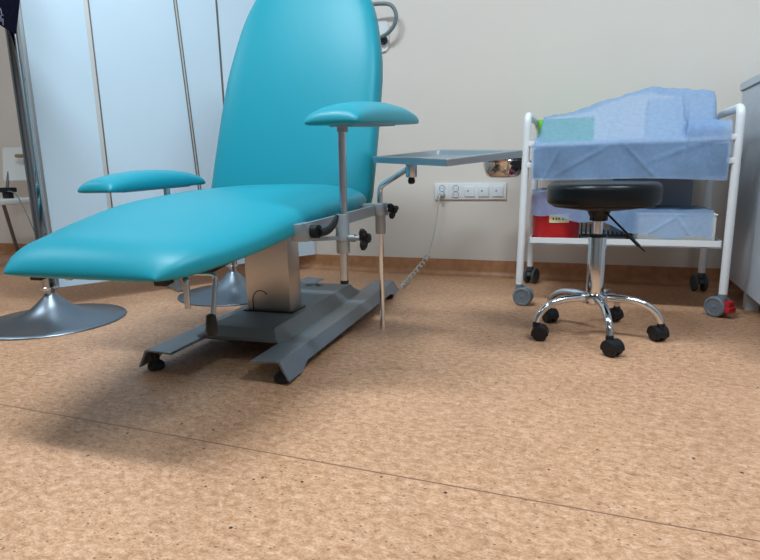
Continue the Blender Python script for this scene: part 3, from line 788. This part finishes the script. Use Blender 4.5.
ws = thing('wall_socket', 'white upright wall socket plate right of the teal backrest', 'socket', (-1.028, WY, 1.215))
f = MB(); f.prism([V((.036*math.cos(a), 0, (.040 if math.sin(a) >= 0 else -.040) + .036*math.sin(a))) for a in [2*PI*k/32 + .001 for k in range(32)]], (0, -.011, 0)); f.build('plate', 'white_plastic', ws)
lc = thing('power_cord', 'thick grey cord looping from behind the backrest to a black wall plug', 'cord', (-1.02, WY - .012, 1.205))
MB().lathe([(0, 0), (.021, 0), (.022, .010), (.016, .028), (.010, .036), (0, .037)], (0, .001, -.012), 20, (0, -1, 0)).build('plug', 'black', lc)
lc2 = [(0, -.034, -.002), (.035, -.045, .008), (.072, -.05, .040), (.086, -.055, .088), (.064, -.06, .130), (.012, -.065, .143), (-.07, -.08, .138), (-.15, -.14, .10), (-.18, -.36, .0), (-.14, -.60, -.04), (-.10, -.738, -.05)]
def cr_curve(P, n=8):
    P = [V(p) for p in P]; out = []
    for i in range(len(P) - 1):
        p0, p1, p2, p3 = P[max(i-1, 0)], P[i], P[i+1], P[min(i+2, len(P)-1)]
        for k in range(n):
            t = k / n; out.append(.5*((2*p1) + (p2-p0)*t + (2*p0-5*p1+4*p2-p3)*t*t + (3*p1-p0-3*p2+p3)*t**3))
    out.append(P[-1]); return out
MB().tube(cr_curve(lc2), .0095, 12).build('cable', 'cable_grey', lc)

# ------------------------------------------------------------------ cabinet at the right
cab = thing('white_cabinet', 'white laminate cabinet on short legs at the right edge beside the trolley', 'cabinet', (.553, 2.60, 0))
c_ = MB(); c_.box((.27, -.42, .452), (.54, 1.08, .756), .002); c_.build('carcass', 'cab', cab, smooth=0)
c_ = MB(); c_.box((.268, -.42, .846), (.552, 1.10, .028), .002); c_.build('cabinet_top', 'cab', cab, smooth=0)
c_ = MB(); c_.box((.268, -.42, .831), (.545, 1.086, .004)); c_.build('shadow_gap', 'slot', cab, smooth=0)
for x in (.035, .50):
    for y in (-.19, -.86):
        c_ = MB(); c_.box((x, y, .037), (.045, .045, .075), .002); c_.build('leg', 'cab', cab, smooth=0)

# ------------------------------------------------------------------ light
def area(name, loc, size, power, col, rot=(0, 0, 0)):
    l = bpy.data.lights.new(name, 'AREA'); l.shape = 'RECTANGLE'; l.size, l.size_y = size; l.energy = power; l.color = col
    o = bpy.data.objects.new(name, l); COL.objects.link(o); o.location = loc; o.rotation_euler = rot; return o
COOL = (.78, .92, 1.)
for x, y, p in ((-1.05, .85, 62), (1.0, .85, 45), (-3.7, 1.0, 20), (-1.0, -1.5, 11), (.9, -1.5, 12)):  # far-left lamp added to brighten the white chair; pair behind camera is fill
    area('ceiling_lamp', (x, y, ZC - .02), (1.2, .25), p, COOL)
w = bpy.data.worlds.new('room_air'); scene.world = w; w.use_nodes = True
w.node_tree.nodes['Background'].inputs['Color'].default_value = (.8, .9, 1, 1); w.node_tree.nodes['Background'].inputs['Strength'].default_value = .3

# ------------------------------------------------------------------ camera
f_px, h = 555.7986, .55336
pitch, roll, yaw = .1966, -.0228, .363
fw_ = V((-math.sin(yaw)*math.cos(pitch), math.cos(yaw)*math.cos(pitch), -math.sin(pitch))); rr = V((math.cos(yaw), math.sin(yaw), 0)); uu = rr.cross(fw_)
r_ = rr*math.cos(roll) + uu*math.sin(roll); u_ = -rr*math.sin(roll) + uu*math.cos(roll)
cam = bpy.data.cameras.new('camera'); co = bpy.data.objects.new('camera', cam); COL.objects.link(co)
cam.sensor_fit = 'HORIZONTAL'; cam.sensor_width = 36.; cam.lens = 36. * f_px / 760.; cam.clip_start = .02
co.matrix_world = Matrix(((r_.x, u_.x, -fw_.x, 0), (r_.y, u_.y, -fw_.y, 0), (r_.z, u_.z, -fw_.z, h), (0, 0, 0, 1)))
scene.camera = co
vs = scene.view_settings
vs.view_transform = 'Standard'; vs.look = 'None'; vs.gamma = 1.; vs.use_curve_mapping = False; vs.exposure = .06
